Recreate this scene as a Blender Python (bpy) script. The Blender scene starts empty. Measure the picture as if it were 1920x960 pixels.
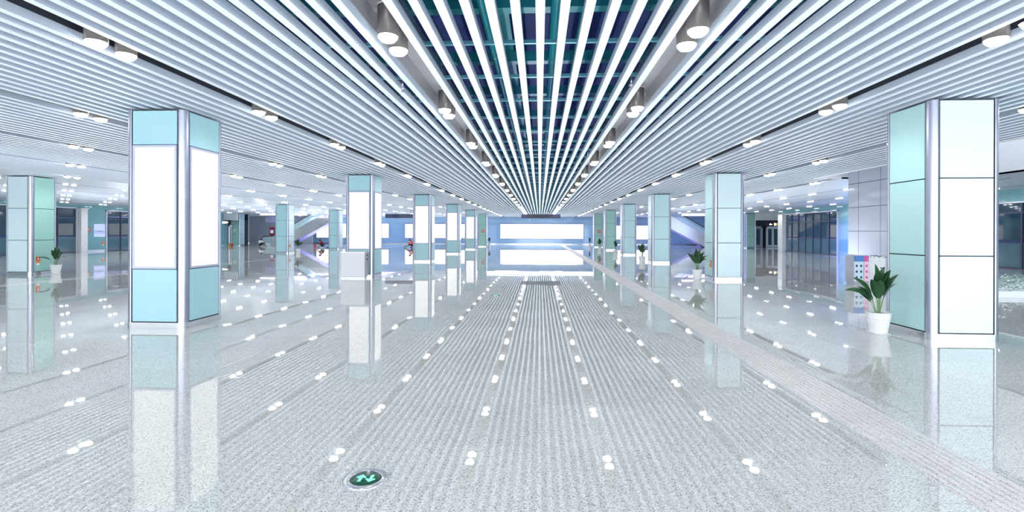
import bpy, bmesh, math, random
from mathutils import Vector, Matrix
random.seed(7)
PI = math.pi
SC = bpy.context.scene
COL = SC.collection
H = 3.62          # underside of the ceiling slats
EYE = 1.6
FR = 7.88         # front face of the first column row
SP = 9.33         # column spacing along the hall
X0 = 1.56         # first light channel
TP = 3.14         # light channel spacing

# ------------------------------------------------------------------ materials
MATS = {}
def nt_new(name):
    m = bpy.data.materials.new(name); m.use_nodes = True
    nt = m.node_tree; b = nt.nodes['Principled BSDF']
    return m, nt, b
def mat(name, col, rough=0.4, metal=0.0, var=0.06, scale=6.0, spec=0.5, emit=None, estr=0.0, coat=0.0):
    m, nt, b = nt_new(name)
    n = nt.nodes.new('ShaderNodeTexNoise'); n.inputs['Scale'].default_value = scale; n.inputs['Detail'].default_value = 3
    g = nt.nodes.new('ShaderNodeNewGeometry')
    nt.links.new(g.outputs['Position'], n.inputs['Vector'])
    mx = nt.nodes.new('ShaderNodeMix'); mx.data_type = 'RGBA'
    lo = [max(0, c*(1-var)) for c in col]; hi = [min(1, c*(1+var)) for c in col]
    mx.inputs[6].default_value = (*lo, 1); mx.inputs[7].default_value = (*hi, 1)
    nt.links.new(n.outputs['Fac'], mx.inputs[0]); nt.links.new(mx.outputs[2], b.inputs['Base Color'])
    b.inputs['Roughness'].default_value = rough; b.inputs['Metallic'].default_value = metal
    b.inputs['Specular IOR Level'].default_value = spec
    if coat: b.inputs['Coat Weight'].default_value = coat; b.inputs['Coat Roughness'].default_value = 0.03
    if emit:
        b.inputs['Emission Color'].default_value = (*emit, 1); b.inputs['Emission Strength'].default_value = estr
    MATS[name] = m
    return m

def floor_mat(name, light, dark, rough, ior, tile, tilt):
    m, nt, b = nt_new(name); N = nt.nodes; L = nt.links
    g = N.new('ShaderNodeNewGeometry')
    # granite speckle
    n1 = N.new('ShaderNodeTexVoronoi'); n1.inputs['Scale'].default_value = 150; n1.inputs['Randomness'].default_value = 1
    n3 = N.new('ShaderNodeTexNoise'); n3.inputs['Scale'].default_value = 65; n3.inputs['Detail'].default_value = 2
    n2 = N.new('ShaderNodeTexNoise'); n2.inputs['Scale'].default_value = 0.7; n2.inputs['Detail'].default_value = 3
    for n in (n1, n2, n3): L.new(g.outputs['Position'], n.inputs['Vector'])
    sc = N.new('ShaderNodeSeparateColor'); L.new(n1.outputs['Color'], sc.inputs[0])
    ad = N.new('ShaderNodeMath'); ad.operation = 'MULTIPLY_ADD'; ad.inputs[1].default_value = 1.3; L.new(n3.outputs['Fac'], ad.inputs[0]); L.new(sc.outputs[0], ad.inputs[2])
    r = N.new('ShaderNodeValToRGB'); e = r.color_ramp.elements
    e[0].position = 0.34; e[0].color = (*dark, 1)
    e[1].position = 0.62; e[1].color = (*light, 1)
    e2 = e.new(0.46); e2.color = (*[0.45*d_+0.55*l_ for d_, l_ in zip(dark, light)], 1)
    hf = N.new('ShaderNodeMath'); hf.operation = 'MULTIPLY'; hf.inputs[1].default_value = 0.5; L.new(ad.outputs[0], hf.inputs[0])
    L.new(hf.outputs[0], r.inputs['Fac'])
    # per tile tone and tilt
    sx = N.new('ShaderNodeVectorMath'); sx.operation = 'DIVIDE'; sx.inputs[1].default_value = (tile, tile, 1)
    L.new(g.outputs['Position'], sx.inputs[0])
    fl = N.new('ShaderNodeVectorMath'); fl.operation = 'FLOOR'; L.new(sx.outputs[0], fl.inputs[0])
    wn = N.new('ShaderNodeTexWhiteNoise'); wn.noise_dimensions = '2D'; L.new(fl.outputs[0], wn.inputs['Vector'])
    hs = N.new('ShaderNodeHueSaturation')
    mr = N.new('ShaderNodeMapRange'); mr.inputs['To Min'].default_value = 0.95; mr.inputs['To Max'].default_value = 1.04
    L.new(wn.outputs['Value'], mr.inputs['Value']); L.new(mr.outputs[0], hs.inputs['Value'])
    L.new(r.outputs['Color'], hs.inputs['Color'])
    mx = N.new('ShaderNodeMix'); mx.data_type = 'RGBA'; mx.blend_type = 'MULTIPLY'; mx.inputs[0].default_value = 1
    r2 = N.new('ShaderNodeValToRGB')
    r2.color_ramp.elements[0].color = (0.88, 0.87, 0.84, 1); r2.color_ramp.elements[1].color = (1, 1, 1, 1)
    L.new(n2.outputs['Fac'], r2.inputs['Fac']); L.new(hs.outputs['Color'], mx.inputs[6]); L.new(r2.outputs['Color'], mx.inputs[7])
    L.new(mx.outputs[2], b.inputs['Base Color'])
    # polished slabs: each lies a hair out of true and is faintly wavy
    nw = N.new('ShaderNodeTexNoise'); nw.inputs['Scale'].default_value = 1.6; nw.inputs['Detail'].default_value = 1
    L.new(g.outputs['Position'], nw.inputs['Vector'])
    a = N.new('ShaderNodeVectorMath'); a.operation = 'SUBTRACT'; a.inputs[1].default_value = (0.5, 0.5, 0.5)
    L.new(nw.outputs['Color'], a.inputs[0])
    a2 = N.new('ShaderNodeVectorMath'); a2.operation = 'SCALE'; a2.inputs['Scale'].default_value = tilt*1.1; L.new(a.outputs[0], a2.inputs[0])
    c = N.new('ShaderNodeVectorMath'); c.operation = 'SUBTRACT'; c.inputs[1].default_value = (0.5, 0.5, 0.5)
    L.new(wn.outputs['Color'], c.inputs[0])
    c2 = N.new('ShaderNodeVectorMath'); c2.operation = 'SCALE'; c2.inputs['Scale'].default_value = tilt; L.new(c.outputs[0], c2.inputs[0])
    s = N.new('ShaderNodeVectorMath'); s.operation = 'ADD'; L.new(a2.outputs[0], s.inputs[0]); L.new(c2.outputs[0], s.inputs[1])
    s2 = N.new('ShaderNodeVectorMath'); s2.operation = 'ADD'; L.new(s.outputs[0], s2.inputs[0]); L.new(g.outputs['Normal'], s2.inputs[1])
    nn = N.new('ShaderNodeVectorMath'); nn.operation = 'NORMALIZE'; L.new(s2.outputs[0], nn.inputs[0])
    L.new(nn.outputs[0], b.inputs['Normal'])
    b.inputs['Roughness'].default_value = rough; b.inputs['IOR'].default_value = ior
    MATS[name] = m
    return m

def panel_wall_mat(name, col, joint, w, h, rough=0.12, axis='x', spec=0.5, gap=0.012):
    m, nt, b = nt_new(name); N = nt.nodes; L = nt.links
    g = N.new('ShaderNodeNewGeometry'); sp = N.new('ShaderNodeSeparateXYZ'); L.new(g.outputs['Position'], sp.inputs[0])
    def line(out, period, off):
        ad = N.new('ShaderNodeMath'); ad.operation = 'ADD'; ad.inputs[1].default_value = 200*period + off; L.new(out, ad.inputs[0])
        mo = N.new('ShaderNodeMath'); mo.operation = 'MODULO'; mo.inputs[1].default_value = period; L.new(ad.outputs[0], mo.inputs[0])
        lt = N.new('ShaderNodeMath'); lt.operation = 'LESS_THAN'; lt.inputs[1].default_value = gap; L.new(mo.outputs[0], lt.inputs[0])
        return lt.outputs[0]
    u = line(sp.outputs['X' if axis == 'x' else 'Y'], w, 0.0); v = line(sp.outputs['Z'], h, 0.0)
    mxm = N.new('ShaderNodeMath'); mxm.operation = 'MAXIMUM'; L.new(u, mxm.inputs[0]); L.new(v, mxm.inputs[1])
    n = N.new('ShaderNodeTexNoise'); n.inputs['Scale'].default_value = 60 if 'stone' in name else 1.0; n.inputs['Detail'].default_value = 3
    L.new(g.outputs['Position'], n.inputs['Vector'])
    c1 = N.new('ShaderNodeMix'); c1.data_type = 'RGBA'
    k = 0.25 if 'stone' in name else 0.08
    c1.inputs[6].default_value = (*[c*(1-k) for c in col], 1); c1.inputs[7].default_value = (*[min(1, c*(1+k)) for c in col], 1)
    L.new(n.outputs['Fac'], c1.inputs[0])
    c2 = N.new('ShaderNodeMix'); c2.data_type = 'RGBA'; c2.inputs[7].default_value = (*joint, 1)
    L.new(c1.outputs[2], c2.inputs[6]); L.new(mxm.outputs[0], c2.inputs[0]); L.new(c2.outputs[2], b.inputs['Base Color'])
    b.inputs['Roughness'].default_value = rough; b.inputs['Specular IOR Level'].default_value = spec
    MATS[name] = m
    return m

SLAT_SHADE = mat('slat_side_shade', (0.52, 0.59, 0.69), 0.5, var=0.02, scale=2)  # same white slats; shade on their sides put into a darker base colour
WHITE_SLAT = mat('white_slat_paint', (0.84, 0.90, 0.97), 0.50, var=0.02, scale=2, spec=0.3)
CEIL = mat('white_ceiling_panel', (0.70, 0.76, 0.85), 0.30, var=0.03, scale=1.2)
CHAN = mat('light_channel_metal', (0.50, 0.50, 0.53), 0.35, 0.4, var=0.05, scale=2)
DARKCH = mat('dark_channel', (0.035, 0.04, 0.055), 0.5)
SLAB = mat('plenum_slab', (0.0015, 0.022, 0.15), 0.7, var=0.25, scale=0.8)
PIPE = mat('plenum_pipe_paint', (0.012, 0.15, 0.20), 0.4, var=0.1)
RAIL = mat('galvanised_rail', (0.12, 0.38, 0.46), 0.35, 0.3)
LAMPHOUSE = mat('lamp_housing_grey', (0.16, 0.145, 0.14), 0.35, 0.3)
LAMPGLASS = mat('lamp_glow', (1, 1, 1), 0.4, emit=(0.97, 0.985, 1.0), estr=10)
LAMPGLASS.cycles.emission_sampling = 'NONE'
STEEL = mat('brushed_steel', (0.50, 0.50, 0.60), 0.34, 1.0, var=0.08, scale=3)
BASESTEEL = mat('polished_base_steel', (0.72, 0.72, 0.75), 0.16, 1.0, var=0.1, scale=4)
GLASS_TEAL = mat('pale_teal_glass', (0.38, 0.62, 0.67), 0.28, var=0.04, scale=1.5)
GLASS_MINT = mat('mint_glass', (0.34, 0.60, 0.55), 0.28, var=0.04, scale=1.5)
GLASS_WHITE = mat('white_blue_glass', (0.70, 0.86, 0.90), 0.28, var=0.02, scale=1.5)
JOINT = mat('dark_joint', (0.02, 0.025, 0.04), 0.6)
LIGHTBOX = mat('lightbox_face', (0.3, 0.3, 0.3), 0.3, emit=(0.97, 1.0, 1.0), estr=0.72)
BILL = mat('billboard_face', (0.3, 0.3, 0.3), 0.3, emit=(0.98, 1.0, 1.0), estr=1.1)
FRAME = mat('lilac_grey_frame', (0.52, 0.53, 0.64), 0.35, 0.3)
FLOOR = floor_mat('polished_granite', (0.66, 0.66, 0.64), (0.27, 0.27, 0.265), 0.02, 1.66, 0.93, 0.0018)
TACT = floor_mat('tactile_granite', (0.74, 0.71, 0.70), (0.40, 0.37, 0.37), 0.30, 1.4, 0.31, 0.002)
PALE = floor_mat('pale_granite', (0.86, 0.86, 0.84), (0.62, 0.62, 0.6), 0.05, 1.5, 0.93, 0.0012)
BACKW = panel_wall_mat('blue_glass_wall', (0.30, 0.50, 0.72), (0.50, 0.64, 0.78), 2.4, 0.6, 0.08, 'x')
SIDEW = panel_wall_mat('teal_glass_wall', (0.20, 0.42, 0.47), (0.32, 0.5, 0.54), 1.2, 0.75, 0.06, 'y')
STONE = panel_wall_mat('grey_stone_wall', (0.40, 0.42, 0.50), (0.04, 0.05, 0.10), 1.12, 0.83, 0.10, 'y', gap=0.018)
WPAINT = mat('white_wall_paint', (0.82, 0.83, 0.86), 0.5, var=0.02)
LAV = mat('lavender_fascia', (0.55, 0.58, 0.86), 0.4)
VIOLET = mat('violet_lit_soffit', (0.34, 0.33, 0.86), 0.35)  # violet light on the escalator underside put into the base colour
DGLASS = mat('dark_door_glass', (0.018, 0.05, 0.085), 0.03, var=0.25, scale=0.6, spec=0.8)
LGLASS = mat('frosted_lower_glass', (0.07, 0.15, 0.20), 0.08, var=0.1, scale=0.6, spec=0.7)
NAVY = mat('navy_band', (0.01, 0.02, 0.12), 0.3)
DFRAME = mat('dark_door_frame', (0.06, 0.07, 0.12), 0.35, 0.3)
WFRAME = mat('pale_door_frame', (0.72, 0.73, 0.82), 0.3, 0.3)
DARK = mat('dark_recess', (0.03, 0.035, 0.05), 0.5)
NSIGN = mat('navy_sign_panel', (0.012, 0.014, 0.05), 0.3)
NSIGN2 = mat('slate_sign_panel', (0.05, 0.05, 0.09), 0.3)
POT = mat('white_pot_glaze', (0.80, 0.81, 0.82), 0.35, var=0.03)
SOIL = mat('potting_soil', (0.05, 0.04, 0.03), 0.9, var=0.4, scale=60)
LEAF = mat('dark_green_leaf', (0.022, 0.075, 0.026), 0.32, var=0.5, scale=14)
GLASS_PALE = mat('pale_blue_glass', (0.50, 0.72, 0.77), 0.28, var=0.03, scale=1.5)
GLASS_SIDE = mat('pale_mint_side_glass', (0.46, 0.70, 0.69), 0.28, var=0.05, scale=1.2)
STEM = mat('pale_leaf_stalk', (0.22, 0.34, 0.16), 0.5)
RED = mat('red_plastic', (0.62, 0.03, 0.03), 0.4)
ORANGE = mat('orange_notice', (0.85, 0.22, 0.04), 0.4)
WHITE = mat('plain_white', (0.85, 0.85, 0.87), 0.4)
GREEN_G = mat('green_sign_glass', (0.004, 0.05, 0.025), 0.05, emit=(0.0, 0.10, 0.04), estr=0.12)
ARROW = mat('green_arrow_glow', (0.2, 0.9, 0.5), 0.4, emit=(0.10, 0.85, 0.35), estr=0.8)
CAB = mat('white_cabinet_paint', (0.78, 0.78, 0.82), 0.35, var=0.02)
CABS = mat('grey_cabinet_side', (0.48, 0.46, 0.50), 0.3, 0.4)
BLUE = mat('bin_blue', (0.08, 0.22, 0.55), 0.4)
PINK = mat('bin_pink', (0.60, 0.10, 0.34), 0.4)
PALEBLUE = mat('bin_pale_blue', (0.55, 0.70, 0.78), 0.4)
PALEPINK = mat('bin_pale_pink', (0.80, 0.55, 0.66), 0.4)
YELLOW = mat('sign_yellow', (0.9, 0.62, 0.05), 0.4, emit=(1, 0.7, 0.1), estr=0.25)
SIGNW = mat('sign_white_glow', (0.9, 0.9, 0.9), 0.4, emit=(1, 1, 1), estr=1.2)
LIME = mat('lime_cart_bag', (0.62, 0.74, 0.06), 0.5)
BLACK = mat('black_rubber', (0.012, 0.012, 0.015), 0.5)
MIRROR = mat('rippled_steel_cladding', (0.66, 0.66, 0.68), 0.16, 1.0, var=0.05)
CLEAR = None
def glass_mat():
    m, nt, b = nt_new('clear_balustrade_glass')
    b.inputs['Base Color'].default_value = (0.55, 0.78, 0.80, 1); b.inputs['Roughness'].default_value = 0.02
    b.inputs['Alpha'].default_value = 0.35
    MATS['clear'] = m; return m
CLEAR = glass_mat()
GRAVEL = mat('white_gravel', (0.72, 0.76, 0.78), 0.8, var=0.25, scale=40)
HEDGE = mat('silver_groundcover', (0.30, 0.44, 0.36), 0.5, var=0.6, scale=25)
SKIN = mat('skin', (0.62, 0.40, 0.30), 0.5)
HAIR = mat('black_hair', (0.012, 0.010, 0.010), 0.5)
CL_BLACK = mat('black_cloth', (0.018, 0.018, 0.026), 0.8)
CL_NAVY = mat('dark_navy_cloth', (0.03, 0.035, 0.075), 0.8)
CL_RED = mat('red_cloth', (0.55, 0.03, 0.035), 0.8)
CL_MAROON = mat('dark_red_cloth', (0.22, 0.02, 0.04), 0.8)
CL_WHITE = mat('white_cloth', (0.78, 0.78, 0.80), 0.8)
CL_BROWN = mat('brown_cloth', (0.22, 0.12, 0.06), 0.8)
# ripple in the escalator cladding
nt = MIRROR.node_tree
_w = nt.nodes.new('ShaderNodeTexNoise'); _w.inputs['Scale'].default_value = 1.3; _w.inputs['Detail'].default_value = 1
_b = nt.nodes.new('ShaderNodeBump'); _b.inputs['Strength'].default_value = 0.6; _b.inputs['Distance'].default_value = 0.06
nt.links.new(_w.outputs['Fac'], _b.inputs['Height']); nt.links.new(_b.outputs[0], nt.nodes['Principled BSDF'].inputs['Normal'])

# ------------------------------------------------------------------ mesh building
class MB:
    def __init__(s): s.v = []; s.f = []; s.mi = []; s.sm = []
    def add(s, vs, fs, mi=0, smooth=False):
        o = len(s.v); s.v += [tuple(p) for p in vs]
        for f in fs: s.f.append([o+i for i in f]); s.mi.append(mi); s.sm.append(smooth)
        return s
    def box(s, x0, x1, y0, y1, z0, z1, mi=0):
        v = [(x0,y0,z0),(x1,y0,z0),(x1,y1,z0),(x0,y1,z0),(x0,y0,z1),(x1,y0,z1),(x1,y1,z1),(x0,y1,z1)]
        return s.add(v, [(0,3,2,1),(4,5,6,7),(0,1,5,4),(1,2,6,5),(2,3,7,6),(3,0,4,7)], mi)
    def prism(s, pts, z0, z1, mi=0, smooth=False):       # ccw outline in xy
        n = len(pts); v = [(x,y,z0) for x,y in pts] + [(x,y,z1) for x,y in pts]
        s.add(v, [tuple(range(n-1,-1,-1)), tuple(range(n,2*n))], mi)
        return s.add(v, [(i,(i+1)%n,n+(i+1)%n,n+i) for i in range(n)], mi, smooth)
    def prism_y(s, pts, y0, y1, mi=0):                   # outline in xz, extruded along y
        n = len(pts); v = [(x,y0,z) for x,z in pts] + [(x,y1,z) for x,z in pts]
        return s.add(v, [tuple(range(n)), tuple(range(2*n-1,n-1,-1))] + [(i,n+i,n+(i+1)%n,(i+1)%n) for i in range(n)], mi)
    def prism_x(s, pts, x0, x1, mi=0):                   # outline in yz
        n = len(pts); v = [(x0,y,z) for y,z in pts] + [(x1,y,z) for y,z in pts]
        return s.add(v, [tuple(range(n)), tuple(range(2*n-1,n-1,-1))] + [(i,n+i,n+(i+1)%n,(i+1)%n) for i in range(n)], mi)
    def lathe(s, prof, cx=0, cy=0, n=24, mi=0, cap=True):  # prof [(r,z)...]
        v = []
        for r,z in prof:
            for i in range(n):
                a = 2*PI*i/n; v.append((cx+r*math.cos(a), cy+r*math.sin(a), z))
        f = []
        for k in range(len(prof)-1):
            for i in range(n):
                j = (i+1)%n; f.append((k*n+i,k*n+j,(k+1)*n+j,(k+1)*n+i))
        s.add(v, f, mi, True)
        if cap:
            m = len(prof)-1
            s.add([v[i] for i in range(n)], [tuple(range(n-1,-1,-1))], mi)
            s.add([v[m*n+i] for i in range(n)], [tuple(range(n))], mi)
        return s
    def tube(s, pts, r, n=8, mi=0):
        pts = [Vector(p) for p in pts]; rings = []
        for i,p in enumerate(pts):
            d = (pts[min(i+1,len(pts)-1)]-pts[max(i-1,0)]).normalized()
            a = Vector((0,0,1)) if abs(d.z) < 0.9 else Vector((1,0,0))
            u = d.cross(a).normalized(); w = u.cross(d)
            rr = r[i] if isinstance(r,(list,tuple)) else r
            rings.append([p+(u*math.cos(2*PI*k/n)+w*math.sin(2*PI*k/n))*rr for k in range(n)])
        v = [q for R in rings for q in R]; f = []
        for i in range(len(pts)-1):
            for k in range(n): f.append((i*n+k,i*n+(k+1)%n,(i+1)*n+(k+1)%n,(i+1)*n+k))
        f.append(tuple(range(n-1,-1,-1))); o = (len(pts)-1)*n; f.append(tuple(range(o,o+n)))
        return s.add(v, f, mi, True)
    def ball(s, c, r, mi=0, n=10, m=7, sc=(1,1,1)):
        v = []; f = []
        for j in range(m+1):
            t = PI*j/m
            for i in range(n):
                a = 2*PI*i/n
                v.append((c[0]+r*sc[0]*math.sin(t)*math.cos(a), c[1]+r*sc[1]*math.sin(t)*math.sin(a), c[2]+r*sc[2]*math.cos(t)))
        for j in range(m):
            for i in range(n): f.append((j*n+i,(j+1)*n+i,(j+1)*n+(i+1)%n,j*n+(i+1)%n))
        return s.add(v, f, mi, True)
    def mesh(s, name, mats):
        me = bpy.data.meshes.new(name); me.from_pydata(s.v, [], s.f)
        for m in (mats if isinstance(mats,(list,tuple)) else [mats]): me.materials.append(m)
        for p,mi,sm in zip(me.polygons, s.mi, s.sm): p.material_index = mi; p.use_smooth = sm
        me.validate(); me.update()
        return me
    def build(s, name, mats, parent=None, loc=None, rz=0):
        return link(name, s.mesh(name, mats), parent, loc, rz)
def link(name, me, parent=None, loc=None, rz=0):
    o = bpy.data.objects.new(name, me); COL.objects.link(o)
    if parent: o.parent = parent
    if loc: o.location = loc
    if rz: o.rotation_euler.z = rz
    return o
def tag(o, label, cat, group=None, kind=None):
    o['label'] = label; o['category'] = cat
    if group: o['group'] = group
    if kind: o['kind'] = kind
    return o
def thing(name, label, cat, loc=(0,0,0), rz=0, group=None):
    o = bpy.data.objects.new(name, None); o.empty_display_size = 0.1; COL.objects.link(o)
    o.location = loc; o.rotation_euler.z = rz
    return tag(o, label, cat, group)
def struct(o, label=None):
    o['kind'] = 'structure'
    if label: o['label'] = label
    return o
def dup(root, loc, label, rz=None, group=None):
    def rec(src, par):
        c = src.copy(); COL.objects.link(c)
        if par: c.parent = par
        for ch in list(src.children): rec(ch, c)
        return c
    r = rec(root, None); r.location = loc; r['label'] = label
    if rz is not None: r.rotation_euler.z = rz
    if group: r['group'] = group
    return r
ORD = ['zeroth','first','second','third','fourth','fifth','sixth','seventh','eighth','ninth','tenth','eleventh','twelfth',
       'thirteenth','fourteenth','fifteenth','sixteenth','seventeenth','eighteenth','nineteenth','twentieth','twenty-first','twenty-second','twenty-third']

YB, YE = -7.0, 66.9     # hall from behind the camera to the far wall
XL, XR = -35.0, 21.5
# ------------------------------------------------------------------ floor
fl = MB().box(-44, 34, YB, 72, -0.3, 0.0).build('floor', FLOOR); struct(fl, 'polished grey granite floor')
ps = MB().box(-16.0, -15.45, YB, 60, 0.0, 0.004).build('trim_1', PALE); struct(ps, 'pale stone band in the floor on the left')
tp = MB()
tp.box(2.55, 3.04, YB, 62, 0.0, 0.003)
for i in range(8):
    xa = 2.575 + i*0.0575
    y = YB
    while y < 62:
        tp.box(xa, xa+0.036, y+0.01, min(62, y+3.1)-0.01, 0.003, 0.008); y += 3.1
o = tp.build('tactile_path', TACT); tag(o, 'pale ribbed tactile strip running along the floor beside right columns', 'tactile paving')

# ------------------------------------------------------------------ ceiling
SW, SD = 0.085, 0.09
def slat_mb(y0, y1, x=0.0, mb=None):
    mb = mb or MB(); e = 5.2-6.1*3; first = True
    ys = [y0]
    while e < y1:
        if e > y0+0.2: ys.append(e)
        e += 6.1
    ys.append(y1)
    for a, b in zip(ys[:-1], ys[1:]):
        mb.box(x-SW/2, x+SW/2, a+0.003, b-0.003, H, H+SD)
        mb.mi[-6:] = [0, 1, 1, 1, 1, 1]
    return mb
slat_me = slat_mb(YB, YE).mesh('ceiling_slat', [WHITE_SLAT, SLAT_SHADE])
slat_short = slat_mb(19.2, YE).mesh('ceiling_slat_short', [WHITE_SLAT, SLAT_SHADE])
def slat(x, label, group, me=None):
    o = link('hanging_baffle', me or slat_me, None, (x,0,0)); tag(o, label, 'baffle', group); return o
for k in range(-6, 7):
    lab = 'white middle slat of the open blue ceiling' if k == 0 else \
        'white hanging slat of open blue ceiling, %s %s of the middle slat' % (ORD[abs(k)], 'left' if k < 0 else 'right')
    slat(k*X0/7, lab, 'slats of the open middle ceiling')
BAY = {1:'between the first and second', 2:'between the second and third', 3:'between the third and fourth'}
for s in (-1, 1):
    side = 'left' if s < 0 else 'right'
    for b in (1, 2, 3):
        for j in range(1, 14):
            x = X0 + TP*(b-1) + j*TP/14
            short = s > 0 and x > 10.15
            slat(s*x, 'white ceiling slat, %s outward in the bay %s %s light channels' % (ORD[j], BAY[b], side),
                 'slats of the %s side bay %s channel' % (side, ORD[b]), slat_short if short else None)
n = 0
for b in (4, 5):
    mb = MB()
    for j in range(1, 14): slat_mb(YB, YE, -(X0+TP*(b-1)+j*TP/14), mb)
    struct(mb.build('ceiling', [WHITE_SLAT, SLAT_SHADE]), 'fine white slat ceiling over the left side')
# plain panel ceilings
XS = X0 + TP*5
mb = MB(); mb.box(-44, -XS-0.2, YB, 70, H, H+0.05)
struct(mb.build('ceiling', CEIL), 'plain pale panel ceiling at the far left')
mb = MB(); mb.box(X0+TP*3+0.2, 34, 19.2, 70, H, H+0.05); mb.box(15.6, 34, YB, 19.2, H, H+0.05)
struct(mb.build('ceiling', CEIL), 'plain pale panel ceiling at the far right')
# light channels
for n in range(0, 6):
    for s in (-1, 1):
        if s > 0 and n > 3: continue
        x = s*(X0+TP*n); y0 = 19.2 if (s > 0 and n == 3) else YB
        mb = MB(); w = 0.175
        if n == 0:
            zt = H+0.30
            mb.box(x-w, x+w, y0, YE, zt, zt+0.02); mb.box(x-w-0.008, x-w, y0, YE, H+0.092, zt+0.02); mb.box(x+w, x+w+0.008, y0, YE, H+0.092, zt+0.02)
            o = mb.build('ceiling', CHAN)
        else:
            zt = H+0.20
            mb.box(x-w, x+w, y0, YE, zt, zt+0.02); mb.box(x-w-0.008, x-w, y0, YE, H+0.092, zt+0.02); mb.box(x+w, x+w+0.008, y0, YE, H+0.092, zt+0.02)
            o = mb.build('ceiling', DARKCH)
        struct(o, 'recessed light channel, %s on the %s' % (ORD[n+1], 'left' if s < 0 else 'right'))
for n in range(6, 11):
    x = -(X0+TP*n); struct(MB().box(x+0.10, x+0.17, YB, 64, H-0.004, H).build('ceiling', DARKCH), 'dark seam line in the left ceiling')
for n in range(4, 7):
    x = X0+TP*n; struct(MB().box(x-0.17, x-0.10, 19.2, 52, H-0.004, H).build('ceiling', DARKCH), 'dark seam line in the right ceiling')
# plenum above the slats
mb = MB(); mb.box(-44, 10.2, YB, 70, 5.3, 5.5); mb.box(10.2, 34, 19.3, 70, 5.3, 5.5); mb.box(15.7, 34, YB, 19.3, 5.3, 5.5)
struct(MB().box(-44, 10.2, YB-0.1, YB, H+0.1, 5.3).build('wall_front', SLAB))
struct(mb.build('ceiling', SLAB), 'dark blue concrete above the open ceiling')
rail_me = MB().box(-1.36, 1.36, -0.02, 0.02, H+SD, H+SD+0.04).mesh('trim_2', RAIL)
rail_side = MB().box(-1.32, 1.32, -0.02, 0.02, H+SD, H+SD+0.04).mesh('trim_3', RAIL)
y = 1.94
while y < 64:
    struct(link('trim_2', rail_me, None, (0, y, 0)), 'slim steel rail carrying the ceiling slats')
    for s in (-1, 1): struct(link('trim_3', rail_side, None, (s*(X0+TP/2), y, 0)), 'slim steel rail over the side slats')
    y += 1.22
beam_me = MB().box(-9, 9, -0.09, 0.09, 4.55, 4.72).mesh('trim_4', PIPE)
y = 4.6
while y < 64:
    struct(link('trim_4', beam_me, None, (0, y, 0)), 'teal cross beam above the slats'); y += 2.05
def pipe(x, z, r, lab):
    mb = MB(); mb.tube([(x, YB, z), (x, 66, z)], r, 12)
    y = 2.0
    while y < 64: mb.tube([(x, y, z), (x, y+0.12, z)], r*1.18, 12); y += 3.05
    tag(mb.build('overhead_pipe', PIPE), lab, 'pipe')
pipe(0.22, 4.466, 0.085, 'teal pipe right of the middle slat above the open ceiling')
pipe(-0.75, 4.50, 0.05, 'thin teal pipe above the left half of the open ceiling')
pipe(0.60, 4.749, 0.03, 'thinnest teal conduit above the right half of open ceiling')
tag(MB().box(-0.62, -0.45, YB, 66, 4.72, 4.82).build('cable_tray', PIPE), 'flat teal cable tray above the open ceiling slats', 'cable tray')
# sprinklers
sp_me = MB().tube([(0,0,H+0.092),(0,0,H-0.02)], 0.012, 8).lathe([(0.012,H-0.02),(0.03,H-0.025),(0.03,H-0.04),(0.012,H-0.045),(0.012,H-0.07),(0.022,H-0.075),(0.022,H-0.082)], n=10).mesh('sprinkler', STEEL)
for s, x in ((-1, -(X0+TP/14*1.5)), (1, X0/7*5.5)):
    for i in range(4):
        o = link('sprinkler', sp_me, None, (x, 6.82+i*6.1, 0))
        tag(o, 'small chrome sprinkler head hanging %s of the open ceiling, %s from front' % ('left' if s < 0 else 'right', ORD[i+1]), 'sprinkler', 'ceiling sprinklers')

# ------------------------------------------------------------------ downlights
def lamp_parts(long_):
    zt = H+0.29 if long_ else H+0.19
    h = MB().lathe([(0.098,H+0.0),(0.099,H-0.016),(0.106,H-0.016),(0.106,zt)], n=28, cap=False).mesh('housing', LAMPHOUSE)
    prof = [(0.002,H-0.078),(0.070,H-0.066),(0.097,H-0.035),(0.099,H-0.014)]
    d = MB().lathe(prof, n=24, cap=False).mesh('diffuser', LAMPGLASS)
    return h, d
LONG = lamp_parts(True); SHORT = lamp_parts(False)
flat_d = MB().lathe([(0.002,H-0.046),(0.078,H-0.036),(0.10,H-0.001)], n=16, cap=False).mesh('diffuser', LAMPGLASS)
flat_h = MB().lathe([(0.112,H-0.001),(0.112,H-0.008),(0.101,H-0.008)], n=20, cap=False).mesh('housing', STEEL)
psi = math.atan(52/938.0)
def proj(X, Y, Z):
    xc = X*math.cos(psi)+Y*math.sin(psi); zc = -X*math.sin(psi)+Y*math.cos(psi)
    if zc < 0.3: return None
    return 960+938*xc/zc, 435.5-938*(Z-EYE)/zc, zc
lights = []
for s in (-1, 1):
    for n in range(0, 11 if s < 0 else 7):
        x = s*(X0+TP*n)
        for i in range(-4, 20):
            ya = 5.05 + 3.08*i
            for q in (0, 1):
                y = ya + q*0.385
                if y > 63.5 or (s > 0 and n >= 3 and y < 19.6) or (s > 0 and n >= 4 and y > 52): continue
                if s > 0 and n == 3 and y < 19.6: continue
                if s < 0 and n == 10 and y > 52: continue
                p = proj(x, y, H)
                vis = p is not None and -5 < p[0] < 1925 and p[1] > -8
                if n >= 5 and not vis and y < 2: continue
                lights.append((0 if vis else 1, p[2] if p else 99, s, n, i, q, x, y))
lights.sort()
rest = MB()
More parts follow.
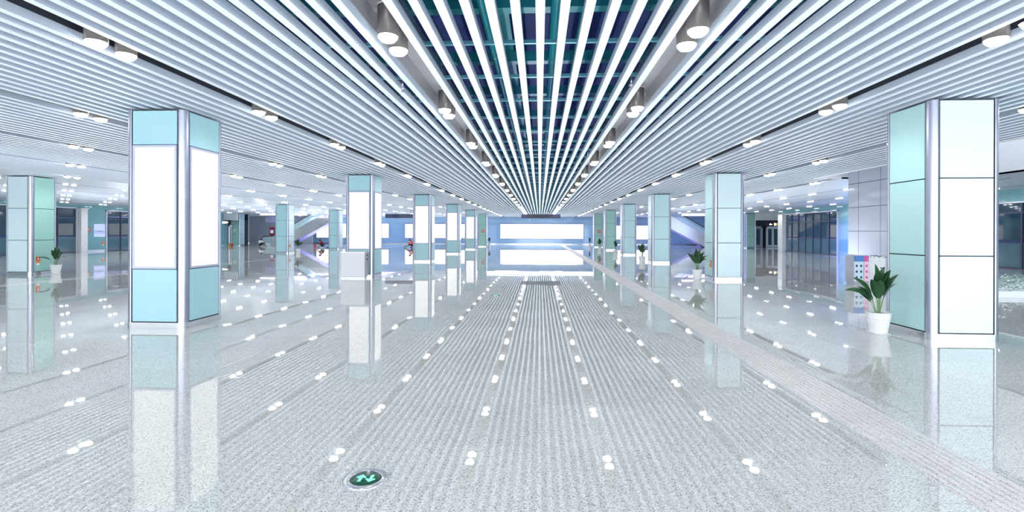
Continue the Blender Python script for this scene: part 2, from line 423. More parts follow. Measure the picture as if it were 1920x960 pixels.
for idx, (nv, z, s, n, i, q, x, y) in enumerate(lights):
    slatted = n <= 5 if s < 0 else n <= 3
    if idx < 300 and not nv:
        lab = '%s downlight of %s pair along %s light channel %s of middle' % ('nearer' if q == 0 else 'farther', ORD[i+1], ORD[n+1], 'left' if s < 0 else 'right')
        r = thing('downlight', lab, 'downlight', (x, y, 0), 0, 'paired round ceiling downlights')
        hm, dm = (LONG if n == 0 else SHORT) if slatted else (flat_h, flat_d)
        link('housing', hm, r); link('diffuser', dm, r)
    else:
        rest.lathe([(0.002,H-0.046),(0.078,H-0.036),(0.10,H-0.001)], x, y, 10, cap=False)
o = rest.build('downlight_field', LAMPGLASS); tag(o, 'remaining small round downlights far along the ceiling', 'downlights', None, 'stuff')

# ------------------------------------------------------------------ columns
CW, CR = 1.02, 0.11
def arc(cx, cy, r, a0, a1, n=8): return [(cx+r*math.cos(a0+(a1-a0)*i/n), cy+r*math.sin(a0+(a1-a0)*i/n)) for i in range(n+1)]
def rounded(w, r):
    h = w/2; p = []
    for k,(sx,sy) in enumerate(((1,1),(-1,1),(-1,-1),(1,-1))):
        p += arc(sx*(h-r), sy*(h-r), r, k*PI/2, k*PI/2+PI/2, 8)
    return p
CT = 3.60
core_me = MB().prism(rounded(CW-0.05, 0.09), 0.09, CT-0.01).mesh('core', JOINT)
base_me = MB().prism(rounded(CW+0.012, CR+0.006), 0.0, 0.10, smooth=False).mesh('base', BASESTEEL)
h = CW/2
_o = arc(h-CR, h-CR, CR, 0, PI/2, 10); _i = arc(h-CR, h-CR, CR-0.02, PI/2, 0, 10)
trim_me = MB().prism(_o+_i, 0.10, CT, smooth=True).mesh('corner_trim', STEEL)
PWD = CW-2*CR-0.046
def panel_me(z0, z1, m, name='glass_panel'):
    return MB().box(-PWD/2, PWD/2, -h+0.002, -h+0.03, z0, z1).mesh(name, m)
def box_me(z0, z1):
    f = 0.035; a = PWD/2
    fr = MB()
    fr.box(-a, -a+f, -h-0.006, -h+0.03, z0, z1); fr.box(a-f, a, -h-0.006, -h+0.03, z0, z1)
    fr.box(-a+f, a-f, -h-0.006, -h+0.03, z0, z0+f); fr.box(-a+f, a-f, -h-0.006, -h+0.03, z1-f, z1)
    return fr.mesh('lightbox', FRAME), MB().box(-a+f, a-f, -h+0.004, -h+0.02, z0+f, z1-f).mesh('lit_face', LIGHTBOX)
PZ = [0.108, 1.262, 2.426, 3.59]
BZ = [0.108, 0.98, 3.02, 3.59]
def make_column(label, kind, glass, loc):
    r = thing('column', label, 'column', loc, 0, 'square hall columns')
    link('core', core_me, r); link('base', base_me, r)
    for k in range(4): link('corner_trim', trim_me, r, None, k*PI/2)
    front, side = glass
    for k in range(4):      # 0 front, 1 right side, 2 back, 3 left side
        g = front if k in (0, 2) else side
        if kind == 'box':
            link('glass_panel', g[0], r, None, k*PI/2); link('glass_panel', g[2], r, None, k*PI/2)
            b = link('lightbox', BOXF, r, None, k*PI/2); link('lit_face', BOXL, b)
        else:
            for q in range(3): link('glass_panel', g[q], r, None, k*PI/2)
    return r
BOXF, BOXL = box_me(BZ[1]+0.004, BZ[2]-0.004)
def gset(m, z): return [panel_me(z[q]+0.009, z[q+1]-0.009, m) for q in range(3)]
G_BT, G_PT, G_PM, G_PW, G_PL, G_PS = gset(GLASS_TEAL, BZ), gset(GLASS_TEAL, PZ), gset(GLASS_MINT, PZ), gset(GLASS_WHITE, PZ), gset(GLASS_PALE, PZ), gset(GLASS_SIDE, PZ)
LXC, RXC, OXC = -5.81-h, 5.83+h, -18.5-h
def cy(n): return FR+h+SP*n
names = ['nearest', 'second', 'third', 'fourth', 'fifth', 'sixth']
for n in range(5):
    make_column('left inner row column with tall white lightboxes, %s from the front' % names[n], 'box', (G_BT, G_BT), (LXC, cy(n), 0))
make_column('plain mint glass column with red box, last in left inner row', 'plain', (G_PM, G_PT), (LXC, cy(5), 0))
for n in range(6):
    g = (G_PW, G_PS) if n < 2 else ((G_PL, G_PW) if n < 4 else (G_PM, G_PW))
    make_column('plain glass panelled column of right row, %s from the front' % names[n], 'plain', g, (RXC, cy(n)-0.08, 0))
for n in range(1, 6):
    g = (G_PW, G_PM) if n == 1 else (G_PT, G_PW)
    make_column('plain teal glass column of left outer row, %s going back' % names[n-1], 'plain', g, (OXC, cy(n), 0))
make_column('green glass column beside the dark lift lobby on far left', 'plain', (G_PM, G_PT), (-33.7-h, 55.0, 0))
make_column('green glass column beside the lift lobby on far right', 'plain', (G_PM, G_PT), (22.0, 54.0, 0))

# ------------------------------------------------------------------ plants
def leaf(mb, tip, wid, seed, petiole=0.34):
    rnd = random.Random(seed)
    t = Vector(tip); b = Vector((t.x*0.08, t.y*0.08, 0))
    out = Vector((t.x, t.y, 0)); L = t.length
    c = Vector((out.x*0.28, out.y*0.28, max(t.z*0.75, t.z+0.02 if t.z < 0.35 else 0)))
    if t.z < 0.4: c.z = t.z*0.5+0.24
    def bez(u): return b*(1-u)**2 + c*2*u*(1-u) + t*u*u
    d = out.normalized() if out.length > 0.02 else Vector((0,-1,0))
    sidev = Vector((-d.y, d.x, 0))
    tw = rnd.uniform(-0.9, 0.9)
    N = 9; v = []
    for i in range(N+1):
        u = petiole + (1-petiole)*i/N; p = bez(u)
        tg = (bez(min(1,u+0.02))-bez(u-0.02)).normalized()
        sv = Matrix.Rotation(tw, 3, tg) @ sidev
        nrm = tg.cross(sv).normalized()
        s = i/N; w = wid*math.sin(PI*min(1, s**0.8*0.97+0.02))**0.85*0.5 + 0.002
        v += [p-sv*w+nrm*w*0.35, p, p+sv*w+nrm*w*0.35]
    f = []
    for i in range(N):
        a = i*3; f += [(a,a+1,a+4,a+3),(a+1,a+2,a+5,a+4)]
    mb.add(v, f, 0, True)
    return [bez(petiole*k/4) for k in range(5)]
def make_plant(label, loc, tips, seed, rz=0):
    r = thing('potted_plant', label, 'potted plant', loc, rz, 'potted plants by the columns')
    pr = [(0.118,0.012),(0.125,0.018)]
    for k in range(9):
        z = 0.02+k*0.034; rr = 0.125+0.052*(k/9.0)
        pr += [(rr,z+0.004),(rr+0.004,z+0.012),(rr+0.004,z+0.024),(rr+0.002,z+0.031)]
    pr += [(0.184,0.328),(0.186,0.34),(0.172,0.34),(0.168,0.30)]
    MB().lathe(pr, n=32).build('pot', POT, r)
    MB().lathe([(0.10,0.0),(0.155,0.0),(0.168,0.018),(0.160,0.018),(0.145,0.010),(0.10,0.010)], n=32).build('saucer', POT, r)
    MB().lathe([(0.02,0.301),(0.168,0.302),(0.10,0.318),(0.02,0.322)], n=24).build('soil', SOIL, r)
    fb, sb = MB(), MB()
    for i, t in enumerate(tips):
        pts = leaf(fb, t, 0.115 if len(t) < 4 else t[3], seed*31+i) if len(t) == 3 else leaf(fb, t[:3], t[3], seed*31+i)
        sb.tube(pts, [0.008,0.007,0.006,0.005,0.004], 6)
    fo = fb.build('foliage', LEAF, r, (0,0,0.31)); sb.build('stalks', STEM, r, (0,0,0.31))
    return r
TA = [(-0.55,-0.05,0.38,.10),(-0.38,0.02,0.57,.15),(-0.17,-0.10,0.56,.13),(-0.02,0.05,0.79,.13),(0.10,-0.08,0.62,.16),(0.13,0.05,0.75,.15),
      (0.19,0.0,0.70,.13),(0.31,0.0,0.63,.12),(-0.25,0.12,0.42,.12),(0.20,-0.12,0.50,.13),(-0.06,-0.14,0.55,.14),(0.05,0.12,0.66,.13),(-0.36,0.10,0.40,.11)]
TB = [(-0.33,0.0,0.58,.15),(-0.24,0.1,0.68,.15),(-0.13,-0.06,0.66,.16),(-0.04,0.06,0.74,.15),(0.05,-0.08,0.68,.15),(0.14,0.05,0.72,.15),
      (0.24,-0.02,0.62,.15),(0.34,0.02,0.50,.15),(-0.2,-0.12,0.5,.14),(0.2,-0.14,0.5,.14),(0.0,-0.15,0.52,.15),(0.36,0.1,0.36,.13)]
TC = [(-0.10,0.02,0.70,.16),(0.0,0.06,0.75,.16),(0.10,0.0,0.68,.16),(-0.16,-0.08,0.55,.15),(0.16,-0.05,0.55,.15),(0.04,-0.12,0.6,.16),(-0.05,0.14,0.62,.15),(0.12,0.12,0.5,.14)]
TD = [(-0.36,-0.40,0.30,.05),(-0.18,0.0,0.58,.13),(-0.05,0.08,0.72,.14),(0.08,0.02,0.74,.14),(0.18,-0.05,0.60,.13),(0.30,0.05,0.66,.12),
      (0.05,-0.14,0.5,.13),(0.14,0.14,0.5,.12),(0.42,0.0,0.32,.05),(-0.12,-0.1,0.45,.12)]
make_plant('large leafy plant in white pot by nearest right column', (5.42, FR+0.45, 0), TA, 1)
make_plant('fan shaped leafy plant in white pot by second right column', (5.42, FR+SP+0.35, 0), TB, 2)
make_plant('leafy plant in white pot by third right column', (5.42, FR+2*SP+0.3, 0), TB, 3, 0.7)
make_plant('slim upright plant in white pot by fourth right column', (5.42, FR+3*SP+0.3, 0), TC, 4)
make_plant('leafy plant in white pot by fifth right column', (5.42, FR+4*SP+0.3, 0), TB, 5, 2.0)
make_plant('plant in white pot by the last right column', (5.42, FR+5*SP+0.3, 0), TD, 6, 1.0)
make_plant('plant with drooping leaves in white pot by outer left column', (-18.1, cy(1)+0.05, 0), TD, 7)
make_plant('leafy potted plant beside teal column near the left escalator', (-18.05, cy(3)+0.1, 0), TB, 8, 0.4)
make_plant('leafy potted plant by teal column left of boxed cabinet column', (-18.0, cy(4)+0.1, 0), TD, 9, 2.2)
make_plant('slim upright plant in white pot by last left inner column', (-5.55, cy(5)+0.1, 0), TC, 10, 1.0)

# ------------------------------------------------------------------ small things on and by the columns
def notice(label, loc, rz):
    r = thing('notice_box', label, 'notice', loc, rz, 'orange notice boxes low on columns')
    MB().box(-0.07, 0.07, -0.012, 0, 0.0, 0.24).build('plate', ORANGE, r)
    p = MB(); p.box(-0.055, 0.055, -0.014, -0.012, 0.10, 0.225); p.build('red_field', RED, r)
    q = MB(); q.lathe([(0.002,0),(0.016,0.0),(0.016,0.03),(0.002,0.03)], 0, -0.016, 10); q.v = [(x, -0.017+(y+0.016)*0.1, z+0.19) for x,y,z in q.v]
    q.box(-0.022, 0.022, -0.016, -0.014, 0.12, 0.185); q.build('white_figure', WHITE, r)
    MB().box(-0.05, 0.05, -0.012, 0, -0.09, -0.002).build('white_tab', WHITE, r)
notice('orange and red notice plate low on outer left column by plant', (-18.5+0.004, cy(1)-0.25, 0.42), PI/2)
notice('small orange notice plate on teal column near the left escalator', (-18.5+0.004, cy(3)-0.25, 0.42), PI/2)
notice('small orange notice plate low on second right column by plant', (5.83-0.004, FR+SP+0.2, 0.42), -PI/2)
def alarm(label, loc, rz):
    r = thing('alarm_box', label, 'fire alarm box', loc, rz, 'red alarm boxes')
    MB().box(-0.14, 0.14, -0.05, 0, -0.17, 0.17).build('case', RED, r)
    MB().box(-0.07, 0.07, -0.056, -0.05, 0.0, 0.1).box(-0.09, 0.09, -0.056, -0.05, -0.12, -0.08).build('white_lettering', WHITE, r)
alarm('small red alarm box on last column of left inner row', (LXC+0.1, FR+5*SP-0.001, 1.72), 0)
alarm('small red alarm box on last column of right row', (RXC+0.05, FR+5*SP-0.081, 1.70), 0)
# cabinet in front of the second lightbox column
cb = thing('cabinet', 'white metal cabinet standing against second left lightbox column', 'cabinet', (-6.38, FR+SP-0.225, 0))
MB().box(-0.41, 0.41, -0.19, 0.215, 0.0, 0.055).build('plinth', BASESTEEL, cb)
MB().box(-0.42, 0.42, -0.19, 0.215, 0.055, 0.91).build('body', CABS, cb)
d = MB().box(-0.405, 0.405, -0.212, -0.19, 0.075, 0.875).build('door', CAB, cb)
MB().box(-0.42, 0.42, -0.205, -0.19, 0.88, 0.91).build('top_trim', BASESTEEL, cb)
for z in (0.80, 0.66): MB().box(0.42, 0.432, -0.02, 0.04, z-0.03, z+0.03).build('lock', BLACK, cb)
# floor exit lights
def floor_light(label, loc):
    r = thing('floor_guide_light', label, 'floor light', loc, 0, 'green arrow lights set into the floor')
    MB().lathe([(0.142,0.0),(0.142,0.004),(0.128,0.010),(0.104,0.010),(0.100,0.005)], n=48, cap=False).build('steel_ring', BASESTEEL, r)
    MB().lathe([(0.101,0.001),(0.101,0.005),(0.02,0.006),(0.002,0.006)], n=40, cap=False).build('green_glass', GREEN_G, r)
    def arr(cx, sgn):
        pts = [(-0.008,-0.038),(0.010,-0.038),(0.010,0.012),(0.024,0.0),(0.030,0.010),(0.001,0.040),(-0.028,0.010),(-0.022,0.0),(-0.008,0.012)]
        pts = [(cx+px*1.1, py*sgn*1.15) for px,py in pts]
        return pts if sgn > 0 else pts[::-1]
    MB().prism(arr(-0.033, 1), 0.006, 0.0075).build('up_arrow', ARROW, r)
    MB().prism(arr(0.033, -1), 0.006, 0.0075).build('down_arrow', ARROW, r)
floor_light('round green arrow light with steel ring in the foreground floor', (-1.12, 3.18, 0))
floor_light('small green arrow light farther up the shiny floor', (-1.12, 12.7, 0))
# hanging signs
def hang_sign(label, loc, w, two):
    r = thing('hanging_sign', label, 'sign', loc)
    if two:
        MB().box(-w/2, -w/2+w*0.37, -0.06, 0.06, -0.19, 0.19).build('dark_panel', NSIGN, r)
        MB().box(-w/2+w*0.37, w/2, -0.06, 0.06, -0.19, 0.19).build('slate_panel', NSIGN2, r)
    else: MB().box(-w/2, w/2, -0.08, 0.08, -0.19, 0.19).build('panel', NSIGN, r)
    for s in (-1, 1): MB().tube([(s*w*0.21,0,0.19),(s*w*0.21,0,H-loc[2])], 0.025, 8).build('rod', DFRAME, r)
hang_sign('long dark navy sign hanging over the middle of the hall', (0.09, 46.0, 3.07), 3.6, False)
hang_sign('two tone dark sign hanging left of third lightbox column', (-12.7, 46.0, 3.09), 3.4, True)

# ------------------------------------------------------------------ walls
struct(MB().box(-44, 34, 67, 67.2, 0, 5.4).build('wall_back', BACKW), 'blue glass panel wall at the far end')
struct(MB().box(-44, 34, 66.9, 67, 0, 0.1).build('baseboard_back', BASESTEEL))
def billboard(label, x0, x1, z0, z1, y=66.99):
    r = thing('billboard', label, 'billboard', (0,0,0), 0, 'glowing white billboards on the far wall')
    r.location = ((x0+x1)/2, y, z0); w = (x1-x0)/2; hh = z1-z0
    m = MB(); m.box(-w-0.08, w+0.08, -0.10, 0, -0.08, 0); m.box(-w-0.08, w+0.08, -0.10, 0, hh, hh+0.08); m.box(-w-0.08, -w, -0.10, 0, 0, hh); m.box(w, w+0.08, -0.10, 0, 0, hh)
    m.build('frame', FRAME, r); MB().box(-w, w, -0.08, 0, 0, hh).build('lit_face', BILL, r)
billboard('long glowing white billboard in the middle of the far wall', -5.25, 5.75, 0.78, 2.66)
billboard('glowing white billboard on far wall behind the left lightbox columns', -18.2, -9.6, 0.82, 2.66)
billboard('glowing white billboard on far wall behind the right columns', 9.6, 16.4, 0.72, 2.5)
billboard('glowing white billboard on far wall under the left escalator', -30.5, -20.5, 0.82, 2.7)

# left wall
def door_bank(name, x, s, y0, y1, zt, ztr, n, parent_label):
    """glazed door bank on a side wall; s = +1 faces +x, -1 faces -x"""
    o = bpy.data.objects.new(name, None); COL.objects.link(o); o.location = (x, y0, 0); struct(o, parent_label)
    L = y1-y0
    def bx(mb, a, b, c0, c1, d0, d1): mb.box(min(s*a, s*b), max(s*a, s*b), c0, c1, d0, d1)
    m = MB(); bx(m, 0.0, 0.10, 0, L, zt-0.07, zt); bx(m, 0, 0.10, 0, 0.07, 0, zt); bx(m, 0, 0.10, L-0.07, L, 0, zt)
    m.build('frame', WFRAME, o)
    m = MB(); bx(m, 0.0, 0.07, 0.07, L-0.07, ztr-0.04, ztr+0.04); bx(m, 0, 0.07, 0.07, L-0.07, 0, 0.06)
    for i in range(1, n): bx(m, 0, 0.085, L*i/n-0.035, L*i/n+0.035, 0.0, zt-0.07)
    m.build('mullions', DFRAME, o)
    for i in range(n):
        a, b = max(0.07, L*i/n+0.035), min(L-0.07, L*(i+1)/n-0.035)
        m = MB(); bx(m, 0.012, 0.03, a, b, 1.2, zt-0.07); m.build('pane', DGLASS, o)
        m = MB(); bx(m, 0.012, 0.03, a, b, 0.06, 1.2); m.build('lower_pane', LGLASS, o)
        m = MB(); bx(m, 0.03, 0.036, a, b, 1.17, 1.30); m.build('band', NAVY, o)
    return o
struct(MB().box(XL-0.3, XL, YB, 54.4, 0, 5.4).build('wall_left', SIDEW), 'teal glass panel wall on the far left')
struct(MB().box(XL, XL+0.05, 36.6, 38.4, 0, 0.14).build('baseboard_left', BASESTEEL))
door_bank('door_1', XL, 1, 26.2, 31.0, 3.35, 2.6, 4, 'dark glazed doors at the left edge')
door_bank('door_2', XL, 1, 31.4, 35.95, 3.38, 2.6, 3, 'dark glazed door behind the outer left column')
door_bank('door_3', XL, 1, 38.5, 47.0, 3.30, 2.58, 6, 'dark glazed doors left of the nearest lightbox column')
struct(MB().box(XL, XL+0.35, 36.0, 36.55, 0.1, 3.34).box(XL, XL+0.32, 36.03, 36.52, 0, 0.1).build('trim_5', WPAINT), 'white pier on the left wall')
alarm('red alarm box on teal left wall beside white pier', (XL-0.003, 36.95, 1.72), PI/2)
po = thing('wall_poster', 'pale lilac poster on teal left wall above an orange box', 'poster', (XL-0.003, 37.95, 1.15), PI/2)
MB().box(-0.5, 0.5, -0.02, 0, 0, 1.02).build('sheet', mat('poster_lilac', (0.55,0.62,0.92), 0.3, emit=(0.55,0.62,1), estr=0.25), po)
m = MB()
for i in range(12): m.box(-0.46+i*0.075, -0.41+i*0.075, -0.024, -0.02, 0.38, 0.42+0.1*abs(math.sin(i*1.7)))
m.box(-0.5, 0.5, -0.023, -0.02, 0.28, 0.31); m.build('skyline_print', mat('poster_print', (0.25,0.30,0.55), 0.4), po)
hb = thing('hydrant_notice', 'small orange notice low on the teal left wall', 'notice', (XL-0.003, 38.25, 0.55), PI/2)
MB().box(-0.09, 0.09, -0.03, 0, 0, 0.25).build('plate', ORANGE, hb); MB().box(-0.06, 0.06, -0.03, 0, -0.1, 0).build('tab', WHITE, hb)

# far left lift lobby and shop recess
def lobby(x0, x1, yb, yw, zb, xw):
    struct(MB().box(x0, x1, yb, yb+0.2, zb, H).build('wall_lobby', WPAINT), 'white bulkhead over the lift lobby')
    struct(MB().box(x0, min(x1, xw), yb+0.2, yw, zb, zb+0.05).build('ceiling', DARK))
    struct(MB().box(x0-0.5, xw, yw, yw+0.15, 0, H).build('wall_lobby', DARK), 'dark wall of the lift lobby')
lobby(-44, -33.45, 53.6, 57.5, 2.85, -34.6)
lobby(22.3, 30, 53.6, 57.6, 2.92, 30.5)
def lift(label, x, y, frame_m):
    r = thing('lift_door', label, 'lift', (x, y, 0))
    w = 0.62
    MB().box(-w-0.14, -w, -0.14, -0.01, 0, 2.35).box(w, w+0.14, -0.14, -0.01, 0, 2.35).box(-w-0.14, w+0.14, -0.14, -0.01, 2.2, 2.35).build('frame', frame_m, r)
    for s in (-1, 1):
        d = MB().box(min(0.005*s, w*s), max(0.005*s, w*s), -0.08, -0.02, 0.02, 2.2).build('door_leaf', CABS if frame_m is STEEL else frame_m, r)
        MB().box(min(0.12*s, 0.5*s), max(0.12*s, 0.5*s), -0.09, -0.08, 0.25, 2.05).build('glass', DGLASS, d)
lift('steel lift door at left of the right lift lobby', 24.1, 57.5, STEEL)
lift('white framed glass lift door in the right lift lobby', 26.0, 57.5, WFRAME)
lift('dark steel lift door beside green column on far left', -36.0, 57.4, STEEL)
sg = thing('direction_sign', 'black lit sign with white arrow and yellow block over lift lobby', 'sign', (24.55, 53.4, 2.28))
MB().box(-0.9, 0.9, -0.06, 0.06, 0, 0.42).build('panel', BLACK, sg)
m = MB().prism_y([(-0.78,0.21),(-0.62,0.33),(-0.62,0.25),(-0.45,0.25),(-0.45,0.17),(-0.62,0.17),(-0.62,0.09)], -0.07, -0.06); m.build('arrow', SIGNW, sg)
MB().box(-0.28, -0.08, -0.07, -0.06, 0.08, 0.34).build('white_glyph', SIGNW, sg)
MB().box(-0.08, 0.28, -0.07, -0.06, 0.08, 0.34).build('yellow_block', YELLOW, sg)
m = MB().box(0.30, 0.60, -0.07, -0.06, 0.12, 0.30).prism_y([(0.60,0.34),(0.78,0.21),(0.60,0.08)], -0.07, -0.06); m.build('white_arrow', SIGNW, sg)
MB().tube([(-0.6,0,0.42),(-0.6,0,0.66)], 0.02, 8).tube([(0.6,0,0.42),(0.6,0,0.66)], 0.02, 8).build('rods', DFRAME, sg)
s2 = thing('lit_sign', 'white lit sign over dark lift lobby on far left', 'sign', (-35.0, 53.5, 2.42))
MB().box(-0.9, 0.9, -0.06, 0.06, 0, 0.36).build('panel', BLACK, s2)
m = MB().box(-0.8, -0.55, -0.07, -0.06, 0.10, 0.28).box(-0.45, 0.35, -0.07, -0.06, 0.06, 0.30).prism_y([(0.4,0.32),(0.7,0.18),(0.4,0.04)], -0.07, -0.06); m.build('lettering', SIGNW, s2)
sw = thing('switch_plate', 'small white plate on green column at far left', 'sign', (-34.3, 55.0-h-0.001, 1.75))
MB().box(-0.13, 0.13, -0.02, 0, -0.12, 0.12).build('plate', WHITE, sw)
# shop recess left of the escalator
struct(MB().box(-33.3, -29.9, 59.0, 59.2, 2.75, H).build('wall_recess', LAV), 'lavender bulkhead left of the escalator')
struct(MB().box(-38, -29.5, 63.5, 63.7, 0, H).build('wall_recess', mat('recess_grey', (0.22,0.25,0.30), 0.4, var=0.3, scale=0.8)), 'grey shop wall behind the escalator')
hs = thing('shop_sign', 'black hanging sign in shop recess behind left escalator', 'sign', (-31.6, 60.5, 2.3)); MB().box(-0.5, 0.5, -0.04, 0.04, 0, 0.42).build('panel', BLACK, hs)
MB().tube([(-0.3,0,0.42),(-0.3,0,1.32)], 0.015, 6).tube([(0.3,0,0.42),(0.3,0,1.32)], 0.015, 6).build('rods', DFRAME, hs)
dsx = thing('display_stand', 'pale and green display stand behind the left escalator', 'stand', (-31.6, 61.5, 0))
MB().box(-0.25, 0.25, -0.12, 0.12, 0, 0.9).build('plinth', CABS, dsx); MB().box(-0.22, 0.22, -0.10, 0.10, 0.9, 1.35).build('green_board', mat('board_green', (0.04,0.13,0.07), 0.5), dsx); MB().box(-0.22, 0.22, -0.10, 0.10, 1.35, 2.05).build('pale_board', WHITE, dsx)
for i, xx in enumerate((-34.8, -33.9)):
    pz = thing('banner_stand', ('dark red banner stand in shop recess behind left escalator', 'brown banner stand in shop recess behind left escalator')[i], 'banner', (xx, 63.3, 0), 0)
    MB().box(-0.32, 0.32, -0.12, 0.1, 0, 0.06).build('base', CABS, pz)
    MB().box(-0.3, 0.3, -0.03, 0, 0.06, 2.2).build('sheet', (CL_MAROON, CL_BROWN)[i], pz); MB().box(-0.2, 0.2, -0.035, -0.03, 1.4, 1.8).build('white_print', WHITE, pz)
# cove strips at the escalator openings
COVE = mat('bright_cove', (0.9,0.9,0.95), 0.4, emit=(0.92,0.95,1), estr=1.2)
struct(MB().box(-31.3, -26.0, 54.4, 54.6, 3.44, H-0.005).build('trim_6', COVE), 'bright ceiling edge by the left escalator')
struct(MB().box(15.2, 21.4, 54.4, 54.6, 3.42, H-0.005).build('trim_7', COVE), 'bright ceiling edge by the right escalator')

# right wall
struct(MB().box(XR, XR+0.3, YB, 46.4, 0, 5.4).build('wall_right', SIDEW), 'teal glass panel wall on the right')
struct(MB().box(XR+0.3, 34, 46.2, 46.4, 0, 5.4).build('wall_right', SIDEW))
door_bank('door_4', XR, -1, 37.3, 45.0, 3.25, 2.5, 7, 'bank of dark glazed doors on the right wall')
door_bank('door_5', XR, -1, 19.0, 28.0, 3.05, 2.55, 6, 'dark glazed doors seen right of the nearest right column')
struct(MB().box(XR-0.30, XR, 45.05, 45.85, 0.14, 3.22).box(XR-0.27, XR, 45.08, 45.82, 0.0, 0.14).build('trim_8', WPAINT), 'white pier on the right wall')
hb = thing('hydrant_notice', 'small orange notice low on right wall beside white pier', 'notice', (XR+0.003, 46.15, 0.55), -PI/2)
MB().box(-0.09, 0.09, -0.03, 0, 0, 0.3).build('plate', ORANGE, hb); MB().box(-0.06, 0.06, -0.03, 0, -0.1, 0).build('tab', WHITE, hb)
# stone clad block and light well
STX = 11.0
struct(MB().box(STX, 13.9, 16.2, 18.5, 0, 5.4).build('wall_stone', STONE), 'grey stone clad block behind the nearest right column')
m = MB(); m.box(10.2, 10.3, YB, 19.2, H, 7.5); m.box(15.6, 15.7, YB, 19.2, H, 7.5); m.box(10.2, 15.7, 19.2, 19.3, H, 7.5)
struct(m.build('wall_well', WPAINT), 'white walls of the light well')
# planting bed below the light well
pb = thing('planting_bed', 'raised white bed of silvery ground cover right of nearest column', 'planter', (0,0,0))
pb.location = (15.0, 13.2, 0)
def ell(i, z0, z1): return MB().prism([(-3.7+i,i),(4-i,i),(4-i,4.0-i),(-1.0+i,4.0-i),(-1.0+i,2.7-i),(-3.7+i,2.7-i)], z0, z1)
ell(0, 0, 0.12).build('kerb', WPAINT, pb); ell(0.1, 0.12, 0.14).build('gravel', GRAVEL, pb)
m = MB(); rnd = random.Random(3)
for i in range(9000):
    x, y = rnd.uniform(-3.55, 3.85), rnd.uniform(0.12, 3.85)
    if x < -0.9 and y > 2.5: continue
    z = 0.14+rnd.uniform(0, 0.16)
    a, t, q = rnd.uniform(0, 2*PI), rnd.uniform(-0.8, 0.8), rnd.uniform(0.03, 0.06)
    u = Vector((math.cos(a), math.sin(a), t))*q; w = Vector((-math.sin(a), math.cos(a), rnd.uniform(-.5,.5)))*q*0.45; p = Vector((x, y, z))
    m.add([p-u, p+w, p+u, p-w], [(0,1,2,3)], 0 if rnd.random() < 0.62 else 1)
o = m.build('ground_cover', [HEDGE, GRAVEL], pb); o['kind'] = 'stuff'
# bins
rb = thing('recycling_bin', 'two part recycling bin with blue and pink fronts by stone block', 'recycling bin', (10.1, 16.4, 0), 0.05)
MB().box(-0.32, 0.32, -0.18, 0.2, 0.06, 0.9).box(-0.29, 0.29, -0.16, 0.18, 0, 0.06).build('body', CABS, rb)
MB().box(-0.30, -0.01, -0.195, -0.18, 0.72, 0.89).build('blue_header', BLUE, rb); MB().box(0.01, 0.30, -0.195, -0.18, 0.72, 0.89).build('pink_header', PINK, rb)
pl = MB().box(-0.30, -0.01, -0.195, -0.18, 0.1, 0.71).build('left_panel', PALEBLUE, rb); pr_ = MB().box(0.01, 0.30, -0.195, -0.18, 0.1, 0.71).build('right_panel', PALEPINK, rb)
for par, cx, mm in ((pl, -0.155, NSIGN2), (pr_, 0.155, PINK)):
    rr = 0.034
    for i in range(3):
        for j in range(2):
            c = (cx-0.07+0.14*j, 0.58-0.18*i)
            MB().prism_y([(c[0]+rr*math.cos(2*PI*k/10), c[1]+rr*1.2*math.sin(2*PI*k/10)) for k in range(10)], -0.199, -0.195).build('icon', mm, par)
tb = thing('waste_bin', 'tall pale steel cylinder bin behind plant by nearest right column', 'bin', (6.42, 9.9, 0))
MB().lathe([(0.125,0.03),(0.132,0.05),(0.132,1.12),(0.125,1.14)], n=32).build('body', WHITE, tb)
MB().lathe([(0.12,0.0),(0.12,0.03)], n=32).build('foot', BLACK, tb)
MB().lathe([(0.128,1.14),(0.13,1.15),(0.11,1.18),(0.02,1.185)], n=32).build('lid', BASESTEEL, tb)
MB().box(-0.03, 0.06, -0.135, -0.128, 0.94, 0.955).build('slot', BLACK, tb)

